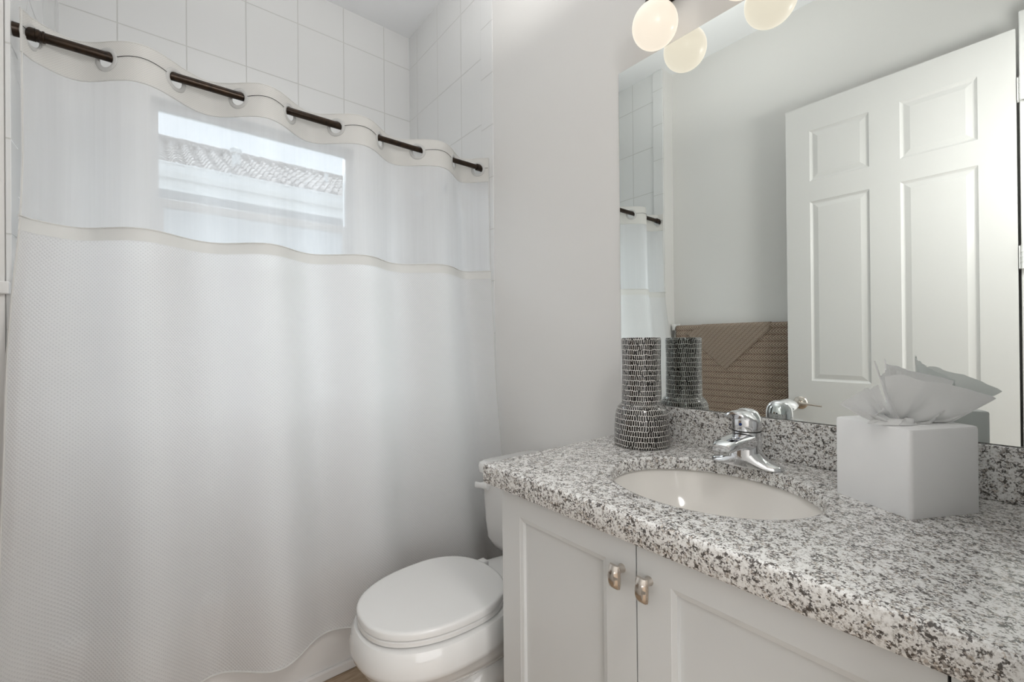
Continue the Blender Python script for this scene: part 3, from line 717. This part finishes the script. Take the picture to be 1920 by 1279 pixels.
for pi_, pl in enumerate(petals):
    pts = [P3(*q) for q in pl]
    # resample boundary smoothly
    nb_ = 28; bd = []
    for i in range(nb_):
        f = i/(nb_-1)*(len(pts)-1); k = min(int(f), len(pts)-2); g_ = f-k
        p0 = pts[max(k-1, 0)]; p1 = pts[k]; p2 = pts[k+1]; p3 = pts[min(k+2, len(pts)-1)]
        bd.append(.5*((2*p1)+(p2-p0)*g_+(2*p0-5*p1+4*p2-p3)*g_*g_+(3*p1-p0-3*p2+p3)*g_**3))
    def fn(u, v, bd=bd, pi_=pi_):
        i = int(round(u)); e = bd[i]; a = (u/(nb_-1)-.5)
        base = TB+R0*(a*.030)+D0*(.010*math.sin(pi_*1.7+u*.25))
        p = base.lerp(e, v)
        p += Z0*(-.012*math.sin(PI*v)*(1 if pi_ not in (4,) else -1.2))
        rip = .0045*math.sin(u*.9+pi_*2)*math.sin(PI*min(1, v*1.1))+.002*math.sin(u*2.3+v*9)*v
        return p+D0*rip
    gridsurf(b, fn, list(range(nb_)), lin(0, 1, 14))
for v in b.verts:
    lo = CZ1+BH+.001
    rad = math.hypot(v.co.x-ctr.x, v.co.y-ctr.y)
    if v.co.z < lo and rad > .026: v.co.z = lo+.0005
tag(obj('tissue', b, M_tissue, None, smooth=80), 'crumpled white tissue pulled up out of the white box', 'tissue')

# ---------------------------------------------------------------- open door (seen in the mirror)
DX = -.250; DY0, DY1, DZ = .072, .905, 2.42
d = bpy.data.objects.new('door_1', None); COL.objects.link(d); d.location = (DX-.0175, DY0, .012); tag(d, 'white six panel door standing open, seen in the mirror', None, kind='structure')
b = BM(); us = [DY0, .179, .429, .543, .793, DY1]; vs = [.012, .24, .72, .949, 1.901, 2.009, 2.278, DZ]
pan = {(1, 1), (3, 1), (1, 3), (3, 3), (1, 5), (3, 5)}; pr = [(.004, -.004), (.010, -.008), (.014, -.0085), (.034, -.003), (.036, -.0025)]
panel_face(b, lambda u, v, dd: Vector((DX+dd, u, v)), us, vs, pan, pr)
b2 = BM(); panel_face(b, lambda u, v, dd: Vector((DX-.035-dd, u, v)), us, vs, pan, pr); b2.free()
for p in (((DY0, .012), (DY1, .012)), ((DY0, DZ), (DY1, DZ)), ((DY0, .012), (DY0, DZ)), ((DY1, .012), (DY1, DZ))):
    b.faces.new([b.verts.new(q) for q in ((DX, *p[0]), (DX, *p[1]), (DX-.035, *p[1]), (DX-.035, *p[0]))])
obj('door_leaf', b, M_door, d)
b = BM(); lathe(b, [(.034, DX), (.034, DX+.004), (.028, DX+.010), (.014, DX+.014), (.012, DX+.030), (.0135, DX+.034), (.0135, DX+.046), (.010, DX+.048)], (0, .846, .828), 36, 'X')
hd = obj('door_handle', b, M_nickel, d, smooth=35)
b = BM(); tube(b, [(DX+.040, .846, .828), (DX+.040, .824, .828), (DX+.041, .783, .826), (DX+.042, .737, .823)], [.0075, .0065, .005, .0045], 14); sub('lever', b, M_nickel, hd, d, smooth=50)
for z in (2.174, 1.494, .30):
    b = BM(); lathe(b, [(.006, z-.048), (.006, z+.048)], (DX+.004, .058, 0), 14); box(b, DX-.03, DX-.0005, .064, .0698, z-.046, z+.046); box(b, DX-.036, DX+.002, .047, .052, z-.046, z+.046)
    for k in (-.02, 0, .02): box(b, DX-.003, DX+.0115, .051, .065, z+k-.0006, z+k+.0006)
    obj('hinge', b, M_plastic, d)

# ---------------------------------------------------------------- towel bar, towel, wash cloth on the left wall
BX, BZ = XW+.045, 1.255
t = empty('towel_bar', (XW, 1.25, BZ), 'white wall mounted towel bar under the tan towel', 'towel bar')
b = BM(); tube(b, [(BX, .90, BZ), (BX, 1.648, BZ)], .0075, 16); obj('bar', b, M_plastic, t, smooth=40)
for y in (.893, 1.650):
    b = BM(); box(b, XW, XW+.012, y-.022, y+.022, BZ-.028, BZ+.032, .005, 3); box(b, XW+.008, BX+.016, y-.012, y+.012, BZ-.014, BZ+.030, .005, 3); obj('post', b, M_plastic, t, smooth=40)
def drape(y0, y1, drop_front, drop_back, off, skew=0, th=.008):
    R = .009+off
    def fn(u, v):   # v: length along cloth, 0 at back hem
        if v < drop_back: x, z = BX-R, BZ-drop_back+v
        elif v < drop_back+PI*R: a = (v-drop_back)/R; x, z = BX-R*math.cos(a), BZ+R*math.sin(a)
        else: x, z = BX+R, BZ-(v-drop_back-PI*R)
        x += .003*math.sin(u*17+z*3)*min(1, max(0, (BZ-z)/.2))*(1 if x > BX else .3)
        return Vector((x, u, z))
    return fn, drop_back+PI*R+drop_front
fn, LV = drape(.935, 1.630, .60, .56, .006)
b = BM(); gridsurf(b, fn, lin(.935, 1.630, 60), lin(0, LV, 160)); o = obj('bath_towel', b, M_towel, None, smooth=80); md = o.modifiers.new('thickness', 'SOLIDIFY'); md.thickness = .007; md.offset = 0
tag(o, 'tan braided bath towel over the bar, seen in the mirror', 'towel')
# diamond folded washcloth: corner hangs in front
R2 = .0185; tipY, tipZ = 1.292, .984; b = BM()
def wfn(u, v): # u along bar -1..1, v 0 top .. 1 tip
    yl, yr_ = 1.552, 1.030
    drop = (BZ+R2*0-tipZ)
    zz = BZ-v*drop
    # straight sides from the shoulders at v=.1 down to the tip
    k = 1 if v < .10 else 1-(v-.10)/.90
    kl = k if v < .14 else 1-(v-.14)/.86; kl = max(kl, 0); yL = tipY+(yl-tipY-(.10*(1-min(1, v/.14))))*kl; yR_ = tipY+(yr_-tipY)*k
    y = yL+(yR_-yL)*(u+1)/2
    return Vector((BX+R2+.003+.001*math.sin(y*30), y, zz))
def wfull(u, v):
    if v >= 0: return wfn(u, v)
    a = -v*PI; p = wfn(u, 0); return Vector((BX+(R2+.003)*math.cos(a), p.y, BZ+(R2+.003)*math.sin(a)*.9))
gridsurf(b, wfull, lin(-1, 1, 40), lin(-1, 0, 10)+lin(.02, 1, 50), lambda u, v: ((wfull(u, v).y+wfull(u, v).z*1)*.7071+.0, (wfull(u, v).y-wfull(u, v).z)*.7071))
bmesh.ops.remove_doubles(b, verts=b.verts, dist=1e-5)
o = obj('washcloth', b, M_wash, None, smooth=80); md = o.modifiers.new('thickness', 'SOLIDIFY'); md.thickness = .005; md.offset = 0
tag(o, 'tan washcloth folded to a point over the braided towel', 'washcloth')

b = BM(); box(b, XL-.012, XL+.008, 1.655, 1.677, 1.302, 1.334, .003, 2)
tag(obj('wall_clip', b, M_plastic), 'small white plastic clip at the corner beside the curtain edge', 'clip')
